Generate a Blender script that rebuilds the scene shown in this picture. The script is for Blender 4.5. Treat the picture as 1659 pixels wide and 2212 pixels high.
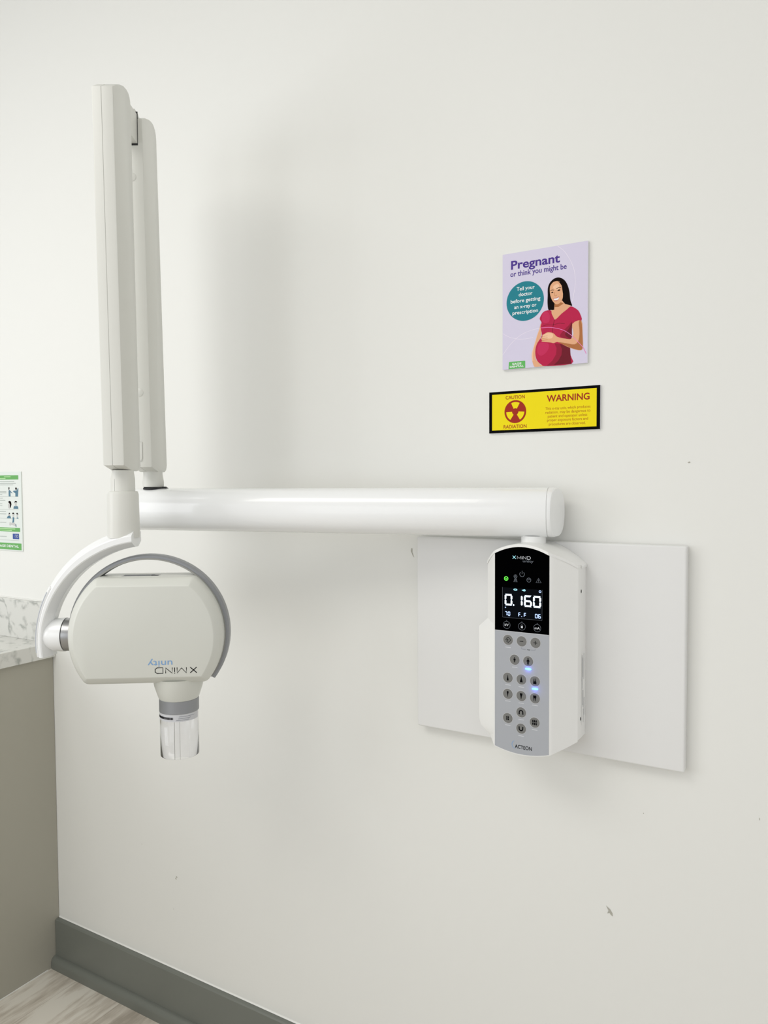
import bpy, bmesh, math, random
from mathutils import Vector, Matrix

for o in list(bpy.data.objects):
    bpy.data.objects.remove(o, do_unlink=True)
S = bpy.context.scene
COL = S.collection
PI = math.pi
R = math.radians

# ------------------------------------------------------------------ camera
cam_d = bpy.data.cameras.new('camera')
cam = bpy.data.objects.new('camera', cam_d)
COL.objects.link(cam)
yaw, pitch, roll = R(30.5844), R(2.326), R(-0.3164)
fw = Vector((-math.sin(yaw) * math.cos(pitch), math.cos(yaw) * math.cos(pitch), -math.sin(pitch)))
rt = Vector((math.cos(yaw), math.sin(yaw), 0))
up = rt.cross(fw)
rt2 = rt * math.cos(roll) + up * math.sin(roll)
up2 = -rt * math.sin(roll) + up * math.cos(roll)
m = Matrix.Identity(4)
for i in range(3):
    m[i][0], m[i][1], m[i][2] = rt2[i], up2[i], -fw[i]
m.translation = Vector((0, -1.362, 1.40))
cam.matrix_world = m
cam_d.sensor_fit = 'VERTICAL'
cam_d.sensor_height = 36.0
cam_d.lens = 36.0 * 1626.2 / 2212.0
cam_d.clip_start = 0.02
S.camera = cam

# ------------------------------------------------------------------ light
S.view_settings.view_transform = 'Standard'
S.view_settings.look = 'None'
S.view_settings.gamma = 1.0
S.view_settings.use_curve_mapping = False
S.view_settings.exposure = 0.04
W = bpy.data.worlds.new('room_light')
S.world = W
W.use_nodes = True
bg = W.node_tree.nodes['Background']
bg.inputs[0].default_value = (0.98, 0.985, 1.0, 1)
bg.inputs[1].default_value = 0.80


def area(name, loc, target, sx, sy, power, col):
    d = bpy.data.lights.new(name, 'AREA')
    d.shape = 'RECTANGLE'
    d.size, d.size_y, d.energy, d.color = sx, sy, power, col
    o = bpy.data.objects.new(name, d)
    COL.objects.link(o)
    o.location = loc
    o.rotation_euler = (Vector(target) - Vector(loc)).to_track_quat('-Z', 'Y').to_euler()
    return o


# ceiling panels: the main bank to the left of the arm, plus a weaker fill added to the right
area('ceiling_panel_lamp', (-1.6, -2.0, 2.88), (-1.6, -2.0, 0), 1.8, 1.2, 26, (1.0, 0.985, 0.955))
area('ceiling_panel_lamp', (0.5, -1.7, 2.88), (0.5, -1.7, 0), 1.6, 1.2, 2.5, (1.0, 0.98, 0.92))
# added fill lamps, behind and to the left of the camera
area('fill_lamp', (-3.0, -2.4, 1.6), (-0.9, 0.0, 1.25), 1.3, 1.3, 14, (0.95, 0.965, 1.0))
area('fill_lamp', (-1.3, -3.9, 1.5), (-1.0, 0.0, 1.0), 1.8, 1.4, 9, (0.90, 0.95, 1.0))

area('fill_lamp', (2.0, -0.9, 1.8), (-1.0, -0.3, 1.7), 1.0, 1.4, 1.6, (0.97, 0.985, 1.0))  # weak fill added on the right to lift the arms' right faces

# ------------------------------------------------------------------ materials
MATS = {}


def mat(name, col, rough=0.5, metal=0.0, emit=0.0, spec=0.5, coat=0.0):
    if name in MATS:
        return MATS[name]
    mt = bpy.data.materials.new(name)
    mt.use_nodes = True
    p = mt.node_tree.nodes['Principled BSDF']
    p.inputs['Base Color'].default_value = (*col, 1)
    p.inputs['Roughness'].default_value = rough
    p.inputs['Metallic'].default_value = metal
    p.inputs['Specular IOR Level'].default_value = spec
    if coat:
        p.inputs['Coat Weight'].default_value = coat
    if emit:
        p.inputs['Emission Color'].default_value = (*col, 1)
        p.inputs['Emission Strength'].default_value = emit
    MATS[name] = mt
    return mt


def srgb(r, g, b):
    f = lambda c: (c / 255 / 12.92) if c / 255 <= 0.04045 else ((c / 255 + 0.055) / 1.055) ** 2.4
    return (f(r), f(g), f(b))


def nodes(mt):
    nt = mt.node_tree
    return nt, nt.nodes, nt.links, nt.nodes['Principled BSDF']


def bump_noise(mt, scale, strength, dist=0.001, detail=4):
    nt, n, l, p = nodes(mt)
    tc = n.new('ShaderNodeTexCoord')
    no = n.new('ShaderNodeTexNoise')
    no.inputs['Scale'].default_value = scale
    no.inputs['Detail'].default_value = detail
    b = n.new('ShaderNodeBump')
    b.inputs['Strength'].default_value = strength
    b.inputs['Distance'].default_value = dist
    l.new(tc.outputs['Object'], no.inputs['Vector'])
    l.new(no.outputs['Fac'], b.inputs['Height'])
    l.new(b.outputs['Normal'], p.inputs['Normal'])


M_WALL = mat('painted_wall', srgb(232, 232, 227), 0.6, spec=0.3)
bump_noise(M_WALL, 90, 0.12)
M_CHIP = mat('chipped_paint', srgb(176, 174, 163), 0.9)
M_CEIL = mat('ceiling_white', (0.82, 0.82, 0.81), 0.9)
M_BASE = mat('grey_gloss_trim', srgb(112, 115, 108), 0.35)
bump_noise(M_BASE, 60, 0.1)
M_CAULK = mat('white_caulk', srgb(235, 235, 230), 0.5)
M_CAB = mat('taupe_cabinet', srgb(168, 165, 152), 0.5)
bump_noise(M_CAB, 120, 0.08)
M_WHITE = mat('arm_plastic', srgb(216, 216, 209), 0.35)
M_UNIT = mat('white_plastic', srgb(238, 238, 235), 0.35)
M_WHITE2 = mat('white_enamel', srgb(238, 239, 238), 0.22, coat=0.3)
M_HEAD = mat('head_plastic', srgb(211, 212, 204), 0.3)
M_PLATE = mat('plate_white', srgb(226, 226, 224), 0.35)
M_SEAM = mat('seam_grey', srgb(150, 150, 145), 0.6)
M_SHUT = mat('shut_line_grey', srgb(188, 188, 182), 0.6)
M_GROOVE = mat('groove_grey', srgb(186, 190, 196), 0.4)
M_DARK = mat('dark_gap', (0.02, 0.02, 0.02), 0.7)
M_BLACK = mat('black_rubber', (0.004, 0.004, 0.005), 0.6)
M_SILVER = mat('silver_band', srgb(150, 152, 155), 0.42, metal=0.55)
M_STEEL = mat('brushed_steel', srgb(165, 165, 165), 0.3, metal=0.9)
M_SCREEN = mat('black_glass_panel', (0.0006, 0.0006, 0.0008), 0.3, spec=0.0)
M_LCD = mat('display_glass', (0.004, 0.005, 0.007), 0.3, spec=0.0)
M_PANEL = mat('grey_keypad', srgb(168, 171, 176), 0.45)
M_BTN = mat('button_grey', srgb(114, 114, 111), 0.5)
M_BTNRIM = mat('button_rim', srgb(190, 190, 190), 0.5)
M_INK = mat('black_print', (0.004, 0.004, 0.005), 0.6, spec=0.02)
M_DASH = mat('pale_print', srgb(205, 207, 210), 0.5)
M_ICON = mat('grey_print', srgb(105, 112, 122), 0.5)
M_LOGOW = mat('white_print', srgb(215, 220, 226), 0.5)
M_BLUEP = mat('blue_print', srgb(120, 160, 205), 0.5)
M_DIGIT = mat('lit_segment', (0.70, 0.84, 1.0), 0.5, emit=0.95)
M_DIGIT2 = mat('lit_segment_dim', (0.45, 0.60, 1.0), 0.5, emit=0.75)
M_CYAN = mat('lit_icon', (0.35, 0.75, 0.9), 0.5, emit=0.6)
M_GREEN = mat('lit_green', (0.12, 0.85, 0.06), 0.5, emit=0.7)
M_LED = mat('blue_led', (0.12, 0.36, 1.0), 0.4, emit=2.6)
M_STICK = mat('label_silver', srgb(200, 201, 204), 0.4)


def marble():
    mt = mat('marble_laminate', srgb(226, 228, 222), 0.25)
    nt, n, l, p = nodes(mt)
    tc = n.new('ShaderNodeTexCoord')
    w = n.new('ShaderNodeTexNoise'); w.inputs['Scale'].default_value = 9; w.inputs['Detail'].default_value = 6
    mx = n.new('ShaderNodeVectorMath'); mx.operation = 'MULTIPLY_ADD'
    mx.inputs[1].default_value = (0.16, 0.16, 0.16)
    v = n.new('ShaderNodeTexVoronoi'); v.feature = 'DISTANCE_TO_EDGE'; v.inputs['Scale'].default_value = 17
    r1 = n.new('ShaderNodeValToRGB')
    r1.color_ramp.elements[0].position = 0.0; r1.color_ramp.elements[0].color = (1, 1, 1, 1)
    r1.color_ramp.elements[1].position = 0.13; r1.color_ramp.elements[1].color = (0, 0, 0, 1)
    n2 = n.new('ShaderNodeTexNoise'); n2.inputs['Scale'].default_value = 24; n2.inputs['Detail'].default_value = 5
    r2 = n.new('ShaderNodeValToRGB')
    r2.color_ramp.elements[0].position = 0.46; r2.color_ramp.elements[1].position = 0.62
    mu = n.new('ShaderNodeMath'); mu.operation = 'MULTIPLY'
    mc = n.new('ShaderNodeMix'); mc.data_type = 'RGBA'
    mc.inputs[6].default_value = (*srgb(213, 213, 207), 1)
    mc.inputs[7].default_value = (*srgb(162, 164, 158), 1)
    l.new(tc.outputs['Object'], w.inputs['Vector'])
    l.new(w.outputs['Color'], mx.inputs[0]); l.new(tc.outputs['Object'], mx.inputs[2])
    l.new(mx.outputs[0], v.inputs['Vector']); l.new(v.outputs['Distance'], r1.inputs['Fac'])
    l.new(tc.outputs['Object'], n2.inputs['Vector']); l.new(n2.outputs['Fac'], r2.inputs['Fac'])
    l.new(r1.outputs['Color'], mu.inputs[0]); l.new(r2.outputs['Color'], mu.inputs[1])
    l.new(mu.outputs[0], mc.inputs[0]); l.new(mc.outputs[2], p.inputs['Base Color'])
    return mt


def wood_floor():
    mt = mat('grey_wood_planks', srgb(178, 170, 156), 0.45)
    nt, n, l, p = nodes(mt)
    tc = n.new('ShaderNodeTexCoord')
    mp = n.new('ShaderNodeMapping'); mp.inputs['Rotation'].default_value = (0, 0, PI / 2)
    br = n.new('ShaderNodeTexBrick')
    br.inputs['Scale'].default_value = 1.0
    br.inputs['Brick Width'].default_value = 1.2; br.inputs['Row Height'].default_value = 0.18
    br.inputs['Mortar Size'].default_value = 0.0012
    br.inputs['Color1'].default_value = (0.3, 0.3, 0.3, 1); br.inputs['Color2'].default_value = (0.7, 0.7, 0.7, 1)
    br.inputs['Mortar'].default_value = (0, 0, 0, 1)
    m2 = n.new('ShaderNodeMapping'); m2.inputs['Scale'].default_value = (22, 2.6, 1)
    no = n.new('ShaderNodeTexNoise'); no.inputs['Scale'].default_value = 2.2; no.inputs['Detail'].default_value = 8
    no.inputs['Roughness'].default_value = 0.65
    m3 = n.new('ShaderNodeMapping'); m3.inputs['Scale'].default_value = (5, 2.0, 1)
    no2 = n.new('ShaderNodeTexNoise'); no2.inputs['Scale'].default_value = 2.0; no2.inputs['Detail'].default_value = 4
    ad = n.new('ShaderNodeMath'); ad.operation = 'ADD'
    ad2 = n.new('ShaderNodeMath'); ad2.operation = 'MULTIPLY_ADD'; ad2.inputs[1].default_value = 0.25
    rp = n.new('ShaderNodeValToRGB')
    e = rp.color_ramp.elements
    e[0].position = 0.72; e[0].color = (*srgb(172, 163, 150), 1)
    e[1].position = 0.97; e[1].color = (*srgb(222, 217, 206), 1)
    x = e.new(0.86); x.color = (*srgb(202, 194, 181), 1)
    l.new(tc.outputs['Object'], mp.inputs['Vector']); l.new(mp.outputs[0], br.inputs['Vector'])
    l.new(tc.outputs['Object'], m2.inputs['Vector']); l.new(m2.outputs[0], no.inputs['Vector'])
    l.new(tc.outputs['Object'], m3.inputs['Vector']); l.new(m3.outputs[0], no2.inputs['Vector'])
    l.new(no.outputs['Fac'], ad.inputs[0]); l.new(no2.outputs['Fac'], ad.inputs[1])
    l.new(br.outputs['Color'], ad2.inputs[0]); l.new(ad.outputs[0], ad2.inputs[2])
    sc = n.new('ShaderNodeMath'); sc.operation = 'MULTIPLY'; sc.inputs[1].default_value = 0.78
    l.new(ad2.outputs[0], sc.inputs[0]); l.new(sc.outputs[0], rp.inputs['Fac'])
    l.new(rp.outputs['Color'], p.inputs['Base Color'])
    return mt


def clear_plastic():
    mt = mat('clear_acrylic', (0.93, 0.93, 0.94), 0.02)
    p = mt.node_tree.nodes['Principled BSDF']
    p.inputs['Transmission Weight'].default_value = 1.0
    p.inputs['IOR'].default_value = 1.46
    return mt


M_MARBLE = marble()
M_FLOOR = wood_floor()
M_CLEAR = clear_plastic()


# ------------------------------------------------------------------ mesh builder
class Fr:
    """a flat frame: p = origin + u*U + v*V + h*N, u v h multiplied by k"""
    def __init__(s, o, U, V, N, k=1.0):
        s.o, s.U, s.V, s.N, s.k = Vector(o), Vector(U), Vector(V), Vector(N), k

    def __call__(s, u, v, h=0.0):
        return s.o + (s.U * u + s.V * v + s.N * h) * s.k


WORLD = Fr((0, 0, 0), (1, 0, 0), (0, 1, 0), (0, 0, 1))


class MB:
    def __init__(s):
        s.bm = bmesh.new()
        s.mats = []

    def mi(s, m):
        if m not in s.mats:
            s.mats.append(m)
        return s.mats.index(m)

    def face(s, pts, m):
        vs = [s.bm.verts.new(p) for p in pts]
        try:
            f = s.bm.faces.new(vs)
        except ValueError:
            return None
        f.material_index = s.mi(m)
        return f

    def poly(s, F, pts, h, m):
        """flat print: polygon seen from +N"""
        a = sum(pts[i][0] * pts[(i + 1) % len(pts)][1] - pts[(i + 1) % len(pts)][0] * pts[i][1] for i in range(len(pts)))
        if a < 0:
            pts = pts[::-1]
        return s.face([F(u, v, h) for u, v in pts], m)

    def rect(s, F, u0, v0, u1, v1, h, m):
        return s.poly(F, [(u0, v0), (u1, v0), (u1, v1), (u0, v1)], h, m)

    def ribbon(s, F, pts, w, h, m, closed=False):
        n = len(pts)
        P = [Vector(p) for p in pts]
        L, Rr = [], []
        for i in range(n):
            a = P[(i - 1) % n] if (closed or i > 0) else P[i]
            b = P[(i + 1) % n] if (closed or i < n - 1) else P[i]
            t = (b - a)
            if t.length < 1e-9:
                t = Vector((1, 0))
            t.normalize()
            q = Vector((-t.y, t.x)) * (w / 2)
            L.append(P[i] + q); Rr.append(P[i] - q)
        for i in range(n if closed else n - 1):
            j = (i + 1) % n
            s.face([F(*Rr[i], h), F(*Rr[j], h), F(*L[j], h), F(*L[i], h)], m)

    def disc(s, F, u, v, r, h, m, n=32, ry=None):
        ry = ry or r
        s.poly(F, [(u + r * math.cos(2 * PI * i / n), v + ry * math.sin(2 * PI * i / n)) for i in range(n)], h, m)

    def ring(s, F, u, v, r, w, h, m, n=32, a0=0, a1=2 * PI):
        full = abs(a1 - a0 - 2 * PI) < 1e-6
        k = n if full else n + 1
        s.ribbon(F, [(u + r * math.cos(a0 + (a1 - a0) * i / n), v + r * math.sin(a0 + (a1 - a0) * i / n)) for i in range(k)], w, h, m, full)

    def prism(s, F, pts, h0, h1, m, mside=None):
        a = sum(pts[i][0] * pts[(i + 1) % len(pts)][1] - pts[(i + 1) % len(pts)][0] * pts[i][1] for i in range(len(pts)))
        if a < 0:
            pts = pts[::-1]
        A = [s.bm.verts.new(F(u, v, h0)) for u, v in pts]
        B = [s.bm.verts.new(F(u, v, h1)) for u, v in pts]
        n = len(pts)
        fs = [s.bm.faces.new(A[::-1]), s.bm.faces.new(B)]
        for f in fs:
            f.material_index = s.mi(m)
        for i in range(n):
            f = s.bm.faces.new([A[i], A[(i + 1) % n], B[(i + 1) % n], B[i]])
            f.material_index = s.mi(mside or m)

    def box(s, F, u0, u1, v0, v1, h0, h1, m):
        s.prism(F, [(u0, v0), (u1, v0), (u1, v1), (u0, v1)], h0, h1, m)

    def loft(s, rings, m, cap0=True, cap1=True, closed=False, wrap=True):
        vs = [[s.bm.verts.new(p) for p in r] for r in rings]
        n = len(rings[0]); k = len(rings)
        for i in range(k if closed else k - 1):
            a, b = vs[i], vs[(i + 1) % k]
            for j in range(n if wrap else n - 1):
                j2 = (j + 1) % n
                f = s.bm.faces.new([a[j], a[j2], b[j2], b[j]])
                f.material_index = s.mi(m)
        if not closed:
            if cap0:
                s.bm.faces.new(vs[0][::-1]).material_index = s.mi(m)
            if cap1:
                s.bm.faces.new(vs[-1]).material_index = s.mi(m)

    def lathe(s, o, ax, prof, m, n=48, cap0=True, cap1=True):
        """prof: (radius, distance along axis)"""
        ax = Vector(ax).normalized(); o = Vector(o)
        e1 = ax.orthogonal().normalized(); e2 = ax.cross(e1)
        rings = []
        for r, t in prof:
            rings.append([o + ax * t + (e1 * math.cos(2 * PI * i / n) + e2 * math.sin(2 * PI * i / n)) * r for i in range(n)])
        s.loft(rings, m, cap0, cap1)

    def text(s, F, txt, u0, u1, v0, cap, h, m, bold=0.0, align=None):
        """lettering with cap height `cap`, baseline v0, spanning u0..u1"""
        V, Fc, x0, x1, c = text_geom(txt, bold)
        sx = (u1 - u0) / max(x1 - x0, 1e-6); sy = cap / c
        vs = [s.bm.verts.new(F(u0 + (x - x0) * sx, v0 + y * sy, h)) for x, y in V]
        for f in Fc:
            try:
                ff = s.bm.faces.new([vs[i] for i in f])
                ff.material_index = s.mi(m)
            except ValueError:
                pass

    def build(s, name, parent=None, smooth=None, bevel=None, segs=2, label=None, recalc=True):
        if recalc:
            bmesh.ops.recalc_face_normals(s.bm, faces=s.bm.faces)
        me = bpy.data.meshes.new(name)
        if parent is not None:
            root = parent
            off = Vector(root.get('base', (0, 0, 0)))
            bmesh.ops.translate(s.bm, verts=s.bm.verts, vec=-off)
        if smooth is not None:
            for f in s.bm.faces:
                f.smooth = True
            for e in s.bm.edges:
                if len(e.link_faces) != 2 or e.calc_face_angle(0) > R(smooth):
                    e.smooth = False
        s.bm.to_mesh(me); s.bm.free()
        for mm in s.mats:
            me.materials.append(mm)
        o = bpy.data.objects.new(name, me)
        COL.objects.link(o)
        if parent is not None:
            o.parent = parent
            o['base'] = tuple(off)
        if bevel:
            b = o.modifiers.new('edge', 'BEVEL')
            b.width = bevel; b.segments = segs; b.limit_method = 'ANGLE'; b.angle_limit = R(40)
            b.harden_normals = False
        if label:
            o['label'] = label
        return o


TXT = {}


def text_geom(txt, bold):
    k = (txt, bold)
    if k in TXT:
        return TXT[k]

    def get(t):
        cu = bpy.data.curves.new('lettering', 'FONT')
        cu.body = t; cu.size = 1; cu.offset = bold; cu.resolution_u = 4; cu.fill_mode = 'FRONT'
        ob = bpy.data.objects.new('lettering', cu)
        COL.objects.link(ob)
        dg = bpy.context.evaluated_depsgraph_get()
        me = bpy.data.meshes.new_from_object(ob.evaluated_get(dg))
        V = [(v.co.x, v.co.y) for v in me.vertices]
        Fc = [list(p.vertices) for p in me.polygons]
        bpy.data.objects.remove(ob, do_unlink=True)
        bpy.data.curves.remove(cu); bpy.data.meshes.remove(me)
        return V, Fc
    V, Fc = get(txt)
    H, _ = get('H')
    c = max(y for x, y in H)
    TXT[k] = (V, Fc, min(x for x, y in V), max(x for x, y in V), c)
    return TXT[k]


def thing(name, label, cat, loc):
    o = bpy.data.objects.new(name, None)
    COL.objects.link(o)
    o.location = loc
    o.empty_display_size = 0.05
    o['base'] = tuple(loc)
    o['label'] = label; o['category'] = cat
    return o


def struct(o):
    o['kind'] = 'structure'
    return o


def vec(x, y, z):
    return Vector((x, y, z))


# wall frames (u along the wall, v up, h out of the wall); k=0.001 -> millimetres
def wallfr(x, y, z, k=0.001):
    return Fr((x, y, z), (1, 0, 0), (0, 0, 1), (0, -1, 0), k)


# ------------------------------------------------------------------ setting
b = MB()
b.box(WORLD, -3.6, 2.2, 0.0, 0.1, 0.0, 2.9, M_WALL)
Fw = wallfr(0, 0, 0)
for pts in ([(-1434, 385), (-1431, 386.5), (-1429, 383), (-1432, 382)], [(-1437, 380), (-1434, 382), (-1432, 378), (-1434, 376.5)],
            [(-338.5, 624), (-331, 619), (-327, 613), (-326, 607), (-330, 609), (-332, 612), (-336, 610), (-334, 616)],
            [(-740, 1262), (-737.5, 1262), (-737.5, 1254), (-733, 1243), (-736, 1246), (-741, 1256)],
            [(-207, 1429), (-204, 1431), (-202, 1429), (-205, 1428)],
            [(-90.5, 843), (-89.5, 843), (-89, 839), (-90, 839)],
            [(-275, 810), (-273, 810.5), (-273.5, 808.5)],
            [(-1446, 296), (-1444, 297), (-1444, 295)], [(-1560, 440), (-1558, 441), (-1558.5, 438)]):
    b.poly(Fw, pts, 0.4, M_CHIP)
wall = struct(b.build('wall_back', recalc=False))
bm_ = MB()
bm_.box(WORLD, -3.6, 2.2, -4.2, 0.1, -0.06, 0.0, M_FLOOR)
struct(bm_.build('floor'))
b = MB()
b.box(WORLD, -3.6, 2.2, -4.2, 0.1, 2.9, 2.96, M_CEIL)
struct(b.build('ceiling'))

# baseboard with a quarter-round shoe, extruded along the wall
b = MB()
prof = [(0, 0), (0, 0.1385), (-0.011, 0.1375), (-0.0145, 0.135), (-0.015, 0.130), (-0.015, 0.033)]
prof += [(-0.015 - 0.016 * math.sin(a), 0.017 + 0.016 * math.cos(a)) for a in [R(t) for t in range(10, 91, 10)]]
prof += [(-0.031, 0.0)]
Fb = Fr((-1.9105, 0, 0), (0, 1, 0), (0, 0, 1), (1, 0, 0))
b.prism(Fb, prof, 0, 4.1, M_BASE)
b.prism(Fb, [(0, 0.1385), (-0.003, 0.1388), (-0.0015, 0.1405), (0, 0.141)], 0, 4.1, M_CAULK)
struct(b.build('baseboard_back', smooth=30))

# ------------------------------------------------------------------ counter
t = thing('base_cabinet', 'taupe grey cabinet side panel under the marble worktop at the left edge', 'cabinet', (-2.2, -1.0, 0.0))
b = MB()
b.box(WORLD, -2.55, -1.935, -2.0, -0.002, 0.0, 0.9035, M_CAB)
b.build('carcass', t)
b = MB()
b.box(WORLD, -1.935, -1.9119, -2.0, -0.001, 0.0, 0.9035, M_CAB)
b.box(WORLD, -1.9119, -1.9105, -2.0, -0.04, 0.0, 0.003, M_CAULK)
b.build('side_panel', t, bevel=0.001)

t = thing('worktop', 'white marble-patterned worktop with backsplash against the wall, at the left edge', 'countertop', (-2.2, -1.0, 0.9035))
b = MB()
b.box(WORLD, -2.57, -1.900, -2.02, -0.001, 0.9037, 0.9455, M_MARBLE)
b.build('slab', t, bevel=0.0015)
b = MB()
b.box(WORLD, -2.57, -1.900, -0.02, -0.001, 0.9456, 1.0585, M_MARBLE)
b.box(WORLD, -2.57, -1.900, -0.008, -0.0006, 1.0585, 1.0605, M_CAULK)
b.build('backsplash', t, bevel=0.0015)

# ------------------------------------------------------------------ signs on the wall
# 1. lilac poster
PX, PZ = -0.5378, 1.6105
t = thing('poster', 'lilac poster with a pregnant woman in a red top, hung above the yellow warning sign', 'poster', (PX + 0.08, 0, PZ))
F = wallfr(PX, -0.006, PZ)
M_LILAC = mat('poster_lilac', srgb(214, 208, 228), 0.35, spec=0.15)
M_EDGE = mat('poster_edge', srgb(225, 225, 228), 0.5)
M_PURP = mat('poster_purple', srgb(75, 50, 140), 0.5, spec=0.15)
M_TEAL = mat('poster_teal', srgb(32, 128, 142), 0.45, spec=0.15)
M_SKIN = mat('print_skin', srgb(228, 172, 132), 0.45, spec=0.15)
M_SKIN2 = mat('print_skin_dark', srgb(176, 112, 66), 0.45, spec=0.15)
M_HAIR = mat('print_hair', srgb(22, 14, 12), 0.6, spec=0.03)
M_SHIRT = mat('print_crimson', srgb(186, 30, 74), 0.45, spec=0.15)
M_SHIRT2 = mat('print_maroon', srgb(110, 18, 36), 0.45, spec=0.15)
M_SHIRT1 = mat('print_dark_crimson', srgb(150, 24, 54), 0.45, spec=0.15)
M_SHIRTL = mat('print_light_crimson', srgb(198, 44, 90), 0.45, spec=0.15)
M_SKINL = mat('print_skin_light', srgb(242, 196, 160), 0.45, spec=0.15)
M_PWHITE = mat('print_white', srgb(240, 240, 240), 0.45)
M_LINE = mat('print_pale_line', srgb(236, 228, 242), 0.45)
M_PINKL = mat('print_pink_line', srgb(236, 120, 190), 0.45)
M_LOGOG = mat('print_green', srgb(86, 178, 82), 0.45)
b = MB()
b.box(F, 0, 161.5, 0, 216, -5.8, 0, M_LILAC)
b.bm.normal_update()
for f in b.bm.faces:
    if abs(f.normal.y) < 0.5:
        f.material_index = b.mi(M_EDGE)
arc1 = [(105.9, 215.6), (118.7, 203.8), (129.4, 186.6), (136.8, 167.4), (138.9, 147.8), (137.6, 132.4), (133.7, 112.2)]
arc2 = [(0.3, 28.0), (14.8, 45.8), (34.9, 61.4), (56.1, 68.6), (75.7, 71.1)]
arc3 = [(0.2, 68.3), (14.8, 60.0), (32.1, 54.9), (47.7, 54.0), (60.4, 55.4)]


def smooth_line(p, k=6):
    out = []
    for i in range(len(p) - 1):
        p0 = p[max(i - 1, 0)]; p1 = p[i]; p2 = p[i + 1]; p3 = p[min(i + 2, len(p) - 1)]
        for j in range(k):
            s_ = j / k
            q = []
            for c in range(2):
                q.append(0.5 * (2 * p1[c] + (p2[c] - p0[c]) * s_ + (2 * p0[c] - 5 * p1[c] + 4 * p2[c] - p3[c]) * s_ ** 2 + (3 * p1[c] - p0[c] - 3 * p2[c] + p3[c]) * s_ ** 3))
            out.append(tuple(q))
    out.append(p[-1])
    return out


def smooth_poly(p, k=4):
    n = len(p); out = []
    for i in range(n):
        p0, p1, p2, p3 = p[(i - 1) % n], p[i], p[(i + 1) % n], p[(i + 2) % n]
        for j in range(k):
            s_ = j / k
            q = []
            for c in range(2):
                q.append(0.5 * (2 * p1[c] + (p2[c] - p0[c]) * s_ + (2 * p0[c] - 5 * p1[c] + 4 * p2[c] - p3[c]) * s_ ** 2 + (3 * p1[c] - p0[c] - 3 * p2[c] + p3[c]) * s_ ** 3))
            out.append(tuple(q))
    return out


for k_, a_ in enumerate((arc1, arc2, arc3)):
    b.ribbon(F, smooth_line(a_), 0.8, 0.08 + 0.03 * k_, M_LINE)
b.build('board', t, recalc=False)
b = MB()
b.text(F, 'Pregnant', 16.8, 110.5, 186.0, 15.6, 0.2, M_PURP, bold=0.022)
b.text(F, 'or think you might be', 15.4, 123.0, 172.3, 9.6, 0.2, M_PURP, bold=0.012)
b.build('heading', t, recalc=False, label='purple heading lettering')
b = MB()
b.disc(F, 44.3, 124.0, 36.4, 0.16, M_TEAL, 64)
for s_, u0, u1, v0 in (('Tell your', 28, 63, 144.8), ('doctor', 32, 58.8, 134.2), ('before getting', 16.1, 74, 122.8),
                       ('an x-ray or', 23.2, 66.6, 111.8), ('prescription', 19.8, 69.5, 101.2)):
    b.text(F, s_, u0, u1, v0, 6.6, 0.24, M_PWHITE, bold=0.012)
b.build('round_badge', t, recalc=False, label='teal circle with white lettering')
b = MB()
hair = [(108.8, 158.5), (116.2, 154.8), (121.6, 148.9), (125.6, 140.5), (128.4, 129.8), (129.7, 117.9), (131.1, 111.3), (133.1, 104.5), (124.5, 106.9), (116.4, 109.2), (108.4, 102.3), (100.9, 99.3), (94.8, 101.6), (89.3, 102.6), (87.6, 115.4), (87.9, 128.5), (88.1, 141.7), (91.2, 150.4), (97.3, 156.2), (102.7, 158.4)]
face = [(106.1, 152.3), (110.9, 150.3), (114.3, 143.4), (116.0, 135.3), (116.6, 127.4), (115.7, 119.7), (112.4, 113.6), (106.3, 110.4), (101.6, 112.3), (96.8, 118.2), (93.3, 126.5), (91.9, 135.9), (92.6, 145.0), (97.3, 150.9), (101.4, 152.3)]
neck = [(100.9, 113.1), (115.0, 115.9), (120.4, 109.3), (130.5, 105.5), (128.5, 101.9), (116.5, 94.2), (106.4, 84.9), (101.7, 83.4), (97.6, 88.5), (94.1, 96.8), (93.4, 100.8), (100.2, 101.3)]
shirt = [(94.1, 100.8), (95.5, 94.7), (98.9, 87.7), (101.0, 83.5), (105.1, 85.0), (113.8, 92.5), (123.2, 98.6), (130.5, 103.6), (137.1, 100.8), (144.4, 94.8), (148.4, 87.2), (150.4, 76.0), (133.9, 72.0), (133.3, 64.3), (132.7, 48.7), (130.1, 34.7), (130.9, 16.3), (132.9, 0.5), (85.6, 0.5), (75.9, 4.0), (67.5, 12.7), (64.7, 24.9), (65.3, 35.6), (68.8, 44.6), (77.1, 57.0), (74.5, 71.9), (76.3, 81.0), (72.8, 88.0), (77.0, 96.8), (83.8, 101.3)]
armr = [(133.9, 72.0), (150.4, 76.0), (152.5, 53.2), (153.3, 28.6), (148.7, 23.2), (135.5, 27.0), (122.1, 33.5), (107.3, 42.1), (99.8, 40.9), (92.3, 42.9), (77.1, 45.8), (77.8, 48.3), (75.7, 50.5), (76.4, 52.9), (78.5, 55.6), (77.8, 57.6), (81.2, 59.0), (88.8, 61.8), (99.0, 58.7), (106.5, 51.4), (122.1, 46.6), (132.1, 45.5), (136.0, 54.9)]
arml = [(75.2, 79.8), (72.2, 69.5), (67.4, 56.7), (62.5, 41.2), (57.9, 25.6), (58.4, 13.5), (61.9, 2.4), (66.1, 0.4), (81.4, 0.4), (85.6, 0.5), (77.3, 2.5), (72.4, 5.6), (73.1, 8.2), (66.1, 12.8), (64.7, 22.3), (65.3, 35.6), (72.9, 50.8), (76.4, 61.1)]
b.poly(F, smooth_poly(hair), 0.20, M_HAIR)
b.poly(F, neck, 0.24, M_SKIN)
b.poly(F, smooth_poly(face), 0.28, M_SKIN)
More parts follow.
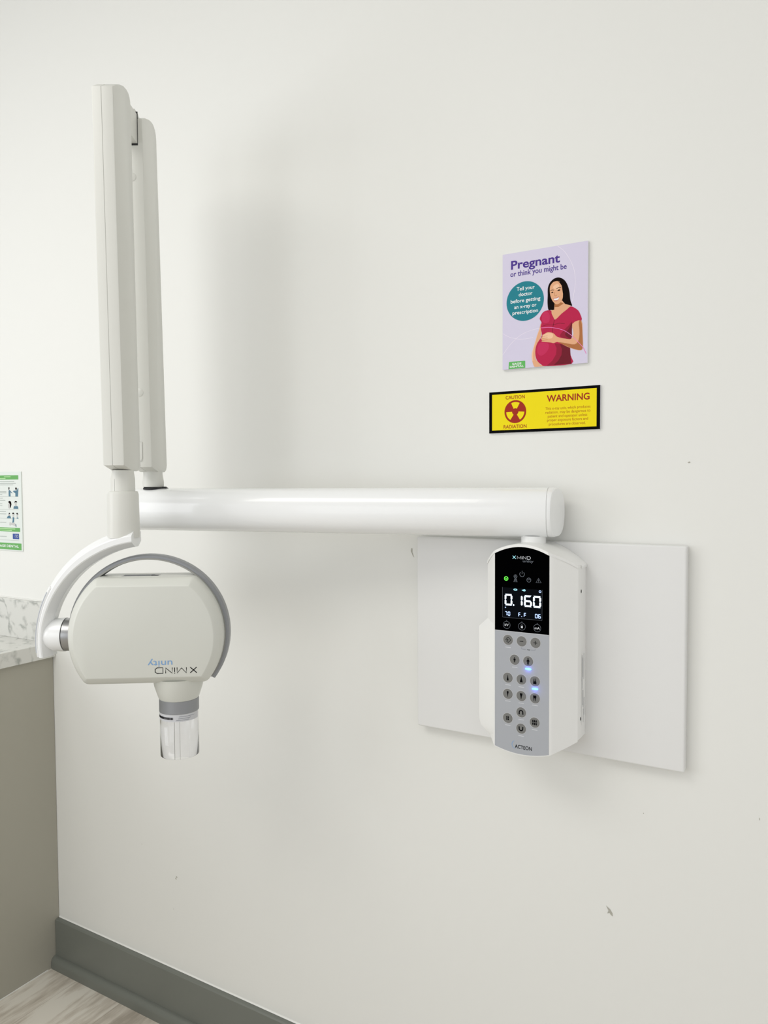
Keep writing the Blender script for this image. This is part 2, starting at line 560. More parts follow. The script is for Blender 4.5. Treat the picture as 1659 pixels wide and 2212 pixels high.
b.poly(F, [(106, 152), (112, 150), (116, 146), (118.5, 135), (119, 122), (116, 115), (116.4, 128), (114, 143), (110, 149)], 0.31, M_HAIR)
b.poly(F, smooth_poly([(104, 147), (109, 145), (108, 137), (101, 138), (98, 143)], 4), 0.30, M_SKINL)
b.poly(F, [(101, 112.6), (106, 110.6), (112, 113.6), (118, 110.5), (108, 105.5), (101, 106)], 0.27, M_SKIN2)
b.poly(F, smooth_poly(arml, 3), 0.26, M_SKIN)
b.poly(F, smooth_poly([(75.2, 72), (70, 62), (64.5, 44), (60, 26), (60.5, 12), (58.6, 14), (57.9, 25.6), (62.5, 41.2), (67.4, 56.7), (72.2, 69.5)], 3), 0.28, M_SKINL)
b.poly(F, smooth_poly(shirt, 3), 0.30, M_SHIRT)
b.poly(F, smooth_poly([(133.4, 76), (127, 70), (118, 62), (111, 53), (120, 47), (132, 45.9), (133.1, 61.7)], 4), 0.32, M_SHIRT1)
b.poly(F, smooth_poly([(133.3, 74.0), (128.0, 64.8), (120.7, 53.8), (132.1, 46.2), (133.1, 61.7)], 4), 0.33, M_SHIRT2)
b.poly(F, smooth_poly([(79, 97), (86, 100), (92, 92), (90, 80), (80, 80), (77, 88)], 4), 0.32, M_SHIRTL)
b.poly(F, smooth_poly([(71, 42), (80, 44), (90, 40), (88, 28), (76, 20), (68.5, 27)], 4), 0.32, M_SHIRTL)
b.poly(F, [(101, 40.5), (115, 37.5), (129.8, 30.5), (130.8, 16.3), (132.5, 0.7), (86, 0.7), (97, 9), (104, 20), (105, 31)], 0.32, M_SHIRT1)
b.poly(F, [(111, 38.5), (121, 34), (129.8, 29.5), (130.8, 16.3), (132.5, 0.7), (99.3, 0.7), (108, 8), (114.1, 17.8), (115, 28)], 0.33, M_SHIRT2)
b.ribbon(F, [(101, 83.5), (99, 76), (97.5, 66), (97, 60)], 0.8, 0.34, M_SHIRT2)
b.ribbon(F, [(78, 74), (86, 75.5), (97, 74), (110, 76), (120, 74)], 0.7, 0.34, M_SHIRT2)
b.poly(F, smooth_poly(armr, 3), 0.36, M_SKIN)
b.poly(F, smooth_poly([(79, 57), (88.8, 60.6), (98, 57.5), (96, 50), (84, 51), (79, 53)], 3), 0.38, M_SKINL)
b.poly(F, smooth_poly([(150.2, 75.0), (152.2, 53.2), (152.8, 28.6), (148.5, 23.8), (135.5, 27.6), (122.1, 34.0), (109, 41.5), (122, 38.6), (138, 35), (145.5, 42), (147, 58), (145.5, 74)], 3), 0.39, M_SKIN2)
for k, v in enumerate((47.6, 51.5, 55.0)):
    b.ribbon(F, [(77.5 + k * 0.3, v), (88, v + 0.4)], 0.5, 0.40, M_SKIN2)
b.poly(F, [(98.8, 121.2), (104.2, 121.4), (108.7, 122.8), (109.0, 120.8), (106.3, 118.0), (101.5, 117.8)], 0.36, M_PWHITE)
b.ribbon(F, [(98.3, 121.5), (104.2, 122.0), (109.3, 123.4)], 0.7, 0.39, M_SHIRT)
b.ribbon(F, [(100.6, 117.6), (104, 116.8), (107.3, 118.2)], 0.8, 0.39, M_SHIRT)
b.poly(F, [(93.7, 133.0), (96.7, 134.4), (99.0, 132.9), (96.3, 131.8)], 0.36, M_HAIR)
b.poly(F, [(105.0, 134.6), (108.9, 136.9), (112.3, 135.8), (109.3, 134.2)], 0.36, M_HAIR)
b.ribbon(F, [(92.8, 136.2), (96.0, 137.8), (99.2, 136.9)], 0.8, 0.36, M_HAIR)
b.ribbon(F, [(103.5, 138.3), (108.2, 140.3), (112.9, 139.4)], 0.9, 0.36, M_HAIR)
b.ribbon(F, [(101.2, 133), (100.6, 127.2), (102.9, 125.9), (105.2, 127.2)], 0.6, 0.36, M_SKIN2)
arc4 = [(75.7, 71.1), (94.9, 69.7), (116.6, 62.8), (132.7, 51.3), (146.0, 37.0), (153.9, 27.2), (159.2, 16.4)]
b.ribbon(F, smooth_line(arc4), 0.9, 0.42, M_PINKL)
b.build('printed_figure', t, recalc=False, label='printed picture of a dark-haired woman holding her belly')
b = MB()
b.poly(F, [(12.0, 0.3), (45.0, 0.3), (45.0, 12.6), (44.2, 13.6), (13.6, 14), (12.6, 13)], 0.2, M_LOGOG)
b.text(F, 'SAGE', 19.5, 37.6, 7.6, 3.6, 0.3, M_PWHITE, bold=0.03)
b.text(F, 'DENTAL', 14.7, 42.0, 3.0, 3.2, 0.3, M_PWHITE, bold=0.03)
b.build('clinic_logo', t, recalc=False, label='green tab with white lettering')

# 2. radiation warning sign
WX, WZ = -0.5655, 1.4912
t = thing('warning_sign', 'yellow radiation warning sign with black border below the lilac poster', 'sign', (WX + 0.106, 0, WZ))
F = wallfr(WX, -0.005, WZ)
M_YEL = mat('sign_yellow', srgb(240, 220, 8), 0.4, spec=0.15)
M_RUST = mat('sign_rust_red', srgb(160, 44, 28), 0.5, spec=0.15)
M_RUST2 = mat('sign_small_print', srgb(176, 96, 24), 0.5, spec=0.15)
b = MB()
b.box(F, 0, 212.2, 0, 78.4, -4.8, 0, M_INK)
b.bm.normal_update()
for f in b.bm.faces:
    if abs(f.normal.y) < 0.5:
        f.material_index = b.mi(M_EDGE)
b.build('board', t, recalc=False, label='black bordered board')
b = MB()
b.rect(F, 6.0, 5.2, 205.9, 73.4, 0.15, M_YEL)
b.build('yellow_field', t, recalc=False)
b = MB()
cx, cy = 52.9, 39.2
b.disc(F, cx, cy, 21.6, 0.25, M_RUST, 64)
for k in range(3):
    a0 = R(90 + 120 * k)
    pts = [(cx + 18.0 * math.cos(a0 + R(x)), cy + 18.0 * math.sin(a0 + R(x))) for x in range(-29, 30, 4)]
    pts += [(cx + 6.4 * math.cos(a0 + R(x)), cy + 6.4 * math.sin(a0 + R(x))) for x in (30, 10, -10, -30)]
    b.poly(F, pts, 0.35, M_YEL)
b.disc(F, cx, cy, 5.0, 0.4, M_RUST, 24)
b.build('radiation_symbol', t, recalc=False, label='rust red trefoil disc')
b = MB()
b.text(F, 'CAUTION', 33.6, 71.7, 63.2, 6.4, 0.25, M_RUST, bold=0.012)
b.build('caution_lettering', t, recalc=False)
b = MB()
b.text(F, 'RADIATION', 29.6, 75.3, 8.2, 6.4, 0.25, M_RUST, bold=0.012)
b.build('radiation_lettering', t, recalc=False)
b = MB()
b.text(F, 'WARNING', 114.0, 193.3, 54.2, 11.8, 0.25, M_RUST, bold=0.022)
b.build('warning_heading', t, recalc=False)
b = MB()
for s_, u0, u1, v0 in (('This x-ray unit, which produces', 111.5, 194.8, 39.2), ('radiation, may be dangerous to', 111.7, 194.8, 32.0),
                       ('patient and operator unless', 116.3, 189.2, 24.8), ('proper exposure factors and', 114.9, 190.7, 17.8),
                       ('procedures are observed.', 118.2, 186.4, 10.3)):
    b.text(F, s_, u0, u1, v0, 4.9, 0.25, M_RUST2)
b.build('small_print', t, recalc=False)

# 3. instruction poster at the left edge of the picture (mm, origin at its lower right corner)
QX, QZ = -2.0369, 1.2015
t = thing('instruction_poster', 'white instruction poster with green bars and small figures above the worktop', 'poster', (QX - 0.09, 0, QZ))
F = wallfr(QX, -0.003, QZ)
M_PAPER = mat('poster_paper', srgb(222, 228, 222), 0.4)
M_GBAR = mat('poster_green_bar', srgb(96, 168, 84), 0.45)
M_GTXT = mat('poster_grey_print', srgb(172, 180, 174), 0.5)
M_LAV = mat('poster_lime_print', srgb(190, 226, 170), 0.5)
M_FIGB = mat('poster_figure_blue', srgb(72, 116, 136), 0.5)
M_FIGS = mat('poster_figure_pale', srgb(196, 196, 192), 0.5)
M_NAVY = mat('poster_navy', srgb(40, 74, 150), 0.5)
M_PLAQ = mat('clear_sleeve', srgb(205, 210, 204), 0.3)
WL = -184
b = MB()
b.box(F, WL, 0, -1, 233, -2.8, 0, M_PAPER)
for u0, v0, u1, v1 in ((WL + 6, 210, -12.9, 222.6), (WL + 6, 55.6, -10.5, 67.4), (WL, 1.8, -5.6, 21.5)):
    b.rect(F, u0, v0, u1, v1, 0.15, M_GBAR)
for v in (159.6, 121, 94.9, 29.8):
    b.rect(F, WL + 6, v - 0.4, -15, v + 0.4, 0.15, M_GTXT)
b.build('sheet', t, recalc=False)
b = MB()
for u1, v in ((-33, 204), (-25, 198.6), (-38, 194.2), (-72.5, 174.6), (-72.7, 170.5), (-93.5, 165.4), (-91, 154.7), (-78.6, 148), (-93.8, 137.7),
              (-94, 132), (-77, 114.5), (-75.4, 107.8), (-76.5, 82.4), (-76.3, 40.2)):
    b.rect(F, WL + 10, v - 0.9, u1, v + 0.9, 0.2, M_GTXT)
for u0, u1, v in ((-82, -50, 218.4), (WL + 10, -75, 213.6), (WL + 10, -34, 63.8), (WL + 10, -50, 59.0)):
    b.rect(F, u0, v - 1.0, u1, v + 1.0, 0.25, M_LAV)
b.build('printed_lines', t, recalc=False)
b = MB()
b.text(F, 'SAGE DENTAL', -118, -18.6, 8.8, 7.2, 0.3, M_PWHITE, bold=0.02)
b.build('lettering', t, recalc=False)
b = MB()
for pts, mm in (
    ([(-61.3, 177), (-56.4, 179.7), (-52.0, 176.2), (-43.6, 170.3), (-45.6, 169.2), (-52.8, 172.7), (-52.2, 159.9), (-61.5, 159.9)], M_FIGB),
    ([(-61.8, 186.0), (-58, 188.2), (-56.2, 185), (-58.3, 180), (-60.8, 178.5)], M_HAIR),
    ([(-28.6, 177.4), (-20.2, 179.0), (-17.1, 184.4), (-13.9, 184.4), (-14.7, 175.1), (-16.8, 159.9), (-29.1, 159.8), (-28.7, 169.2), (-39.6, 174.5), (-37, 177)], M_FIGB),
    ([(-29, 185), (-25.5, 187.6), (-21.6, 185.6), (-20.8, 181), (-25, 179.3), (-28.6, 181.5)], M_HAIR),
    ([(-66, 139), (-58, 140), (-56, 128), (-57, 123.6), (-65, 125)], M_FIGS),
    ([(-66.1, 143.1), (-58.1, 147.3), (-50.5, 144.4), (-48.9, 136.2), (-53.2, 126.7), (-57.0, 126.6), (-55.7, 136.1), (-60.3, 140.8)], M_HAIR),
    ([(-32.6, 141), (-24, 141), (-25, 133), (-31.5, 133)], M_FIGS),
    ([(-34.3, 139.9), (-32.1, 146.3), (-27.3, 147.5), (-22.6, 145.8), (-21.8, 140.0), (-23.7, 142.3), (-28.4, 143.4), (-33, 141)], M_HAIR),
    ([(-39.8, 123.9), (-37.6, 130.4), (-30.7, 132.8), (-28.0, 129.9), (-24.0, 132.9), (-17.5, 130.1), (-16.4, 123.7)], M_FIGB),
    ([(-64, 109), (-57, 109), (-58, 102), (-63, 102)], M_FIGS),
    ([(-73.0, 94.9), (-70.8, 99.8), (-64.9, 102.9), (-56.1, 102.4), (-52.6, 95.1)], M_FIGB),
    ([(-64.7, 106.4), (-61.2, 111.8), (-56.8, 110.1), (-58, 108)], M_HAIR),
    ([(-45.5, 108), (-37, 108), (-38, 99), (-44.5, 99)], M_FIGS),
    ([(-46.6, 107.5), (-45.1, 112.1), (-38.3, 112.2), (-36.2, 106.9), (-41, 108.5)], M_HAIR),
    ([(-45.1, 98.9), (-36.6, 98), (-38.6, 83.3), (-47.3, 81.9), (-45.0, 91.4)], M_FIGB),
    ([(-26, 108), (-18, 108), (-20, 99), (-25, 99)], M_FIGS),
    ([(-27.3, 110.0), (-22.0, 112.4), (-17.1, 107.6), (-23.2, 107.4)], M_HAIR),
    ([(-25.6, 95.0), (-24.5, 98.3), (-17.9, 97.9), (-17.6, 95)], M_FIGB),
    ([(-62, 77), (-60, 84), (-51, 82), (-36, 82), (-30, 76), (-31, 71), (-36, 73), (-50, 76), (-60, 73)], M_FIGS),
    ([(-32, 79), (-28.6, 78), (-27.5, 70), (-31, 70.5)], M_FIGB),
):
    b.poly(F, pts, 0.25, mm)
b.build('printed_figures', t, recalc=False)
b = MB()
b.poly(F, [(-46.5, 34.8), (-45.6, 34), (-16.6, 34), (-15.8, 35), (-16.4, 49.2), (-17.4, 50.2), (-45.6, 49.7), (-46.6, 48.8)], 0.25, M_NAVY)
for dx, sx in ((0, 1.0), (7, 1.0)):
    b.ring(F, -31.5 + dx, 42.3, 4.2, 1.0, 0.32, M_FIGS, 16, R(70), R(250))
b.ring(F, -23, 42.3, 3.6, 1.0, 0.32, M_FIGS, 20)
b.build('blue_emblem', t, recalc=False)

# ------------------------------------------------------------------ x-ray machine
XC = -0.457
t = thing('dental_xray_machine', 'white wall-mounted dental x-ray machine with jointed arm and round tube head', 'x-ray machine', (XC, 0.0, 0.90))

# mounting plate
plate = thing('mounting_plate', 'flat white square board on the wall behind the x-ray control box', 'wall plate', (-0.458, 0.0, 0.899))
b = MB()
b.box(Fr((0, 0, 0), (1, 0, 0), (0, 0, 1), (0, -1, 0)), -0.7155, -0.2035, 0.9025, 1.2885, 0.0005, 0.022, M_PLATE)
b.build('board', plate, bevel=0.003, segs=3)
YB = -0.0222   # front of the plate

# --- control unit
T = lambda x: 1.288 - 5.3 * x * x
Bz = lambda x: 0.919 + 3.2 * x * x


def plan_body(b, plan, m, dt=0.0, db=0.0, sub=8):
    """vertical-walled body over an open plan polyline front, arched top and curved bottom; plan is closed polygon (x,y)"""
    pts = []
    n = len(plan)
    for i in range(n):
        p, q = plan[i], plan[(i + 1) % n]
        for j in range(sub):
            s_ = j / sub
            pts.append((p[0] + (q[0] - p[0]) * s_, p[1] + (q[1] - p[1]) * s_))
    lo = [vec(XC + x, y, Bz(x) + db) for x, y in pts]
    hi = [vec(XC + x, y, T(x) + dt) for x, y in pts]
    vl = [b.bm.verts.new(p) for p in lo]
    vh = [b.bm.verts.new(p) for p in hi]
    k = len(pts)
    for i in range(k):
        j = (i + 1) % k
        b.bm.faces.new([vl[i], vl[j], vh[j], vh[i]]).material_index = b.mi(m)
    # top and bottom: strips between mirrored points by x order
    for vs in (vl, vh):
        order = sorted(range(k), key=lambda i: (round(pts[i][0], 5), pts[i][1]))
        f = b.bm.faces.new(vs)
        f.material_index = b.mi(m)
        bmesh.ops.triangulate(b.bm, faces=[f])


cu = MB()
plan_f = [(-0.0842, -0.070), (-0.0812, -0.0745), (-0.0520, -0.1183), (-0.0495, -0.12), (0.0495, -0.12), (0.0520, -0.1183), (0.0815, -0.0745), (0.0848, -0.070)]
plan_body(cu, plan_f, M_UNIT)
plan_r = [(-0.0825, YB), (-0.0825, -0.0702), (0.0832, -0.0702), (0.0846, -0.055), (0.0846, YB)]
plan_body(cu, plan_r, M_UNIT, dt=-0.003, db=0.0015)
# widened lower left flank
hip = [[(-0.0500, -0.1190), (-0.0842, -0.0700), (-0.0842, -0.030), (-0.0700, -0.030)],
       [(-0.0500, -0.1192), (-0.0990, -0.0760), (-0.0997, -0.030), (-0.0700, -0.030)],
       [(-0.0500, -0.1192), (-0.0990, -0.0760), (-0.0997, -0.030), (-0.0700, -0.030)],
       [(-0.0500, -0.1192), (-0.0985, -0.0760), (-0.0990, -0.030), (-0.0700, -0.030)],
       [(-0.0500, -0.1192), (-0.0955, -0.0765), (-0.0960, -0.030), (-0.0700, -0.030)],
       [(-0.0500, -0.1190), (-0.0760, -0.0830), (-0.0760, -0.030), (-0.0700, -0.030)]]
hz = [1.146, 1.131, 0.972, 0.957, 0.9465, 0.9345]
cu.loft([[vec(XC + x, y, z) for x, y in r] for r, z in zip(hip, hz)], M_UNIT)
unit = cu.build('control_unit', t, smooth=28, label='white control box with arched top')

# top shell lip over the flanks
b = MB()


def shell(b, xs, y0, y1, th, m, raise_=0.0):
    rings = []
    for x in xs:
        z = T(x) + raise_
        rings.append([vec(XC + x, y0(x), z), vec(XC + x, y1, z + 0.0005), vec(XC + x, y1, z - th), vec(XC + x, y0(x), z - th)])
    b.loft(rings, m)


fy = lambda x: -0.1205 if abs(x) < 0.0497 else -0.1205 + (abs(x) - 0.0497) * (0.0500 / 0.0345)
xs = [-0.0848 + i * 0.1696 / 32 for i in range(33)]
shell(b, xs, lambda x: fy(x) - 0.0020, -0.056, 0.0050, M_UNIT, 0.0022)
b.build('top_shell', unit, smooth=30)
b = MB()
xs = [-0.0850 + i * 0.1715 / 32 for i in range(33)]
shell(b, xs, lambda x: -0.0545, YB - 0.0003, 0.004, M_UNIT, 0.0015)
b.build('rear_shell', unit, smooth=30)

# keypad
F = Fr((XC, -0.1202, 0), (1, 0, 0), (0, 0, 1), (0, -1, 0), 0.001)
H1 = 1136.3
b = MB()
pts = [(-49.5, H1), (49.5, H1)] + [(x, 1000 * (1.288 - 5.3 * (x / 1000) ** 2) - 1.0) for x in [49.5 - i * 99 / 24 for i in range(25)]]
b.prism(F, pts, -0.3, 0.4, M_SCREEN)
b.build('display_panel', unit, recalc=False, label='glossy black display panel')
b = MB()
pts = [(49.5, H1 - 0.3), (-49.5, H1 - 0.3)] + [(x, 1000 * Bz(x / 1000) + 1.6) for x in [-49.5 + i * 99 / 24 for i in range(25)]]
b.prism(F, pts, -0.3, 0.4, M_PANEL)
b.rect(F, -49.5, H1 - 1.0, 49.5, H1 - 0.3, 0.5, M_DASH)
for u, v in ((-24.7, 1107.2), (-12.3, 1073.3), (-24.8, 1040.4), (-0.1, 1039.9), (-25.0, 1011.6), (-0.1, 1011.4), (24.7, 1011.0), (-25.0, 968.6), (-0.2, 982.2), (24.3, 968.1), (-0.3, 953.3)):
    b.rect(F, u - 5, v - 0.55, u + 5, v + 0.55, 0.5, M_DASH)
b.ribbon(F, [(0.0, 1109.6), (0.0, 1107.0), (8.0, 1107.0)], 0.5, 0.5, M_ICON)
b.ribbon(F, [(17.0, 1107.0), (24.9, 1107.0), (24.9, 1109.8)], 0.5, 0.5, M_ICON)
b.poly(F, [(10, 1107.6), (11.5, 1106.2), (15.5, 1106.2), (15.5, 1107.8), (14, 1107)], 0.5, M_INK)
b.build('keypad_panel', unit, recalc=False, label='grey keypad panel')
b = MB()
b.text(F, 'ACTEON', -11.8, 19.2, 930.2, 6.4, 0.5, M_INK, bold=0.018)
b.ring(F, -10.0, 936.0, 7.2, 0.9, 0.5, M_BLUEP, 16, R(115), R(255))
b.build('maker_logo', unit, recalc=False)
b = MB()
b.ribbon(F, [(-16.3, 1264.0), (-10.8, 1269.5)], 0.8, 0.5, M_CYAN)
b.ribbon(F, [(-16.3, 1269.3), (-10.8, 1264.0)], 0.8, 0.5, M_CYAN)
for pl in ([(-8, 1264), (-8, 1269), (-4.5, 1265), (-1.2, 1269), (-1.2, 1264)], [(0.8, 1264), (0.8, 1269)], [(2.8, 1264), (2.8, 1269), (8, 1264.2), (8, 1269)],
           [(10, 1264.2), (10, 1269), (14.2, 1269), (16, 1267.6), (16, 1265.6), (14.2, 1264.2), (10, 1264.2)]):
    b.ribbon(F, pl, 0.75, 0.5, M_LOGOW)
b.text(F, 'unity', 2.3, 21.3, 1258.8, 4.3, 0.5, M_ICON)
b.build('model_logo', unit, recalc=False)
# status icons
b = MB()
b.ring(F, 0.9, 1237.8, 4.3, 0.7, 0.5, M_ICON, 24, R(130), R(410))
b.rect(F, 0.55, 1238, 1.25, 1243.8, 0.5, M_ICON)
b.ring(F, -11.1, 1233.3, 2.8, 0.7, 0.5, M_ICON, 20)
b.disc(F, -11.1, 1233.3, 0.9, 0.5, M_ICON, 10)
for k in range(3):
    a_ = R(90 + 120 * k); b.ribbon(F, [(-11.1, 1233.3), (-11.1 + 2.6 * math.cos(a_), 1233.3 + 2.6 * math.sin(a_))], 0.7, 0.5, M_ICON)
for du in (-3.2, -1.1, 1.1, 3.2):
    b.ribbon(F, [(-11.1 + du * 0.35, 1229.6), (-11.1 + du, 1223.4)], 0.6, 0.5, M_ICON)
b.ring(F, 13.2, 1228.4, 3.6, 0.7, 0.5, M_ICON, 24)
b.ribbon(F, [(10.4, 1230.5), (13.2, 1228.4), (15.4, 1230.8)], 0.6, 0.5, M_ICON)
b.ribbon(F, [(26.0, 1224.8), (35.2, 1224.8), (30.6, 1232.6)], 0.8, 0.5, M_ICON, True)
b.rect(F, 30.2, 1227.4, 31.0, 1230.4, 0.5, M_ICON)
b.disc(F, 30.6, 1226.4, 0.5, 0.5, M_ICON, 8)
b.build('status_icons', unit, recalc=False)
b = MB()
b.ring(F, -28.3, 1228.6, 3.4, 1.0, 0.5, M_GREEN, 24)
b.ribbon(F, [(-30.4, 1230.2), (-28.3, 1227.6), (-26.0, 1230.6)], 1.0, 0.5, M_GREEN)
b.ribbon(F, [(-28.3, 1227.6), (-28.3, 1225.6)], 1.0, 0.5, M_GREEN)
b.build('ready_light', unit, recalc=False, label='lit green ready symbol')
# display
b = MB()
b.rect(F, -35.2, 1160.0, 37.0, 1212.8, 0.5, M_LCD)
b.ribbon(F, [(-35.2, 1212.8), (-35.2, 1160.0), (37, 1160.0), (37, 1212.8)], 0.35, 0.55, M_ICON)
SEG = {'a': (0, 2, 1, 2), 'b': (1, 1, 1, 2), 'c': (1, 0, 1, 1), 'd': (0, 0, 1, 0), 'e': (0, 0, 0, 1), 'f': (0, 1, 0, 2), 'g': (0, 1, 1, 1)}
DIG = {'0': 'abcdef', '1': 'bc', '6': 'acdefg', '7': 'abc', 'F': 'aefg'}


def digit(b, ch, u0, v0, w, hgt, th, m):
    for sg in DIG[ch]:
        x0, y0, x1, y1 = SEG[sg]
        ax, ay, bx, by = u0 + th / 2 + x0 * (w - th), v0 + th / 2 + y0 * (hgt - th) / 2, u0 + th / 2 + x1 * (w - th), v0 + th / 2 + y1 * (hgt - th) / 2
        t2 = th / 2; g = th * 0.10
        if ay == by:
            ax += g; bx -= g
            pts = [(ax, ay), (ax + t2 * .7, ay + t2), (bx - t2 * .7, ay + t2), (bx, ay), (bx - t2 * .7, ay - t2), (ax + t2 * .7, ay - t2)]
            if sg == 'a':
                pts = [(ax - t2 * .6, ay + t2), (bx + t2 * .6, ay + t2), (bx - t2, ay - t2), (ax + t2, ay - t2)]
            if sg == 'd':
                pts = [(ax - t2 * .6, ay - t2), (bx + t2 * .6, ay - t2), (bx - t2, ay + t2), (ax + t2, ay + t2)]
        else:
            ay += g; by -= g
            pts = [(ax - t2, ay + t2 * .5), (ax, ay - t2 * .2), (ax + t2, ay + t2), (ax + t2, by - t2), (ax, by + t2 * .2), (ax - t2, by - t2 * .5)]
        b.poly(F, pts, 0.62, m)


for ch, u0, w in (('0', -31.0, 14.3), ('1', -11.5, 13.6), ('6', 4.5, 14.4), ('0', 20.8, 14.4)):
    digit(b, ch, u0, 1181.3, w, 20.4, 3.2, M_DIGIT)
b.disc(F, -14.5, 1182.8, 1.5, 0.62, M_DIGIT, 16)
for ch, u0, w in (('7', -30.6, 4.4), ('0', -25.2, 4.6), ('F', -5.8, 4.4), ('F', 4.3, 4.6), ('0', 24.4, 4.8), ('6', 30.0, 4.8)):
    digit(b, ch, u0, 1163.1, w, 7.6, 1.25, M_DIGIT2)
b.disc(F, 0.4, 1163.7, 0.75, 0.62, M_DIGIT2, 10)
b.disc(F, -29.5, 1177.6, 1.1, 0.62, M_DIGIT2, 12)
b.disc(F, -11.2, 1210.0, 3.6, 0.62, M_CYAN, 20, ry=1.7)
b.disc(F, -11.2, 1210.0, 2.2, 0.66, M_LCD, 16, ry=0.7)
b.disc(F, 5.0, 1210.0, 2.4, 0.62, M_CYAN, 20, ry=1.7)
b.rect(F, 0.8, 1209.2, 2.6, 1210.8, 0.62, M_CYAN)
b.disc(F, 5.0, 1210.0, 0.8, 0.66, M_LCD, 12)
b.ring(F, 33.3, 1209.6, 1.7, 0.9, 0.62, M_DIGIT2, 16)
b.build('display_screen', unit, recalc=False, label='small display reading 0.160, 70, F.F and 06')
# touch circles
for u, v, s_ in ((-27.3, 1146.6, 'kV'), (0.7, 1146.5, ''), (28.4, 1146.2, 'mA')):
    b = MB()
    b.ring(F, u, v, 6.4, 0.55, 0.5, M_ICON, 32)
    b.disc(F, u, v + 8.1, 0.6, 0.5, M_ICON, 8)
    if s_ == 'kV':
        b.text(F, s_, u - 3.7, u + 3.7, v - 2.0, 4.4, 0.5, M_LOGOW, bold=0.01)
    elif s_ == 'mA':
        b.text(F, s_, u - 4.6, u + 4.6, v - 2.2, 4.2, 0.5, M_LOGOW, bold=0.01)
    else:
        b.rect(F, u - 1.7, v - 3.0, u + 1.7, v + 0.6, 0.5, M_LOGOW)
        b.ring(F, u, v + 1.2, 1.7, 0.7, 0.5, M_ICON, 12, 0, PI)
        b.rect(F, u - 1.0, v + 2.6, u + 1.0, v + 3.6, 0.5, M_ICON)
    b.build('touch_key', unit, recalc=False)
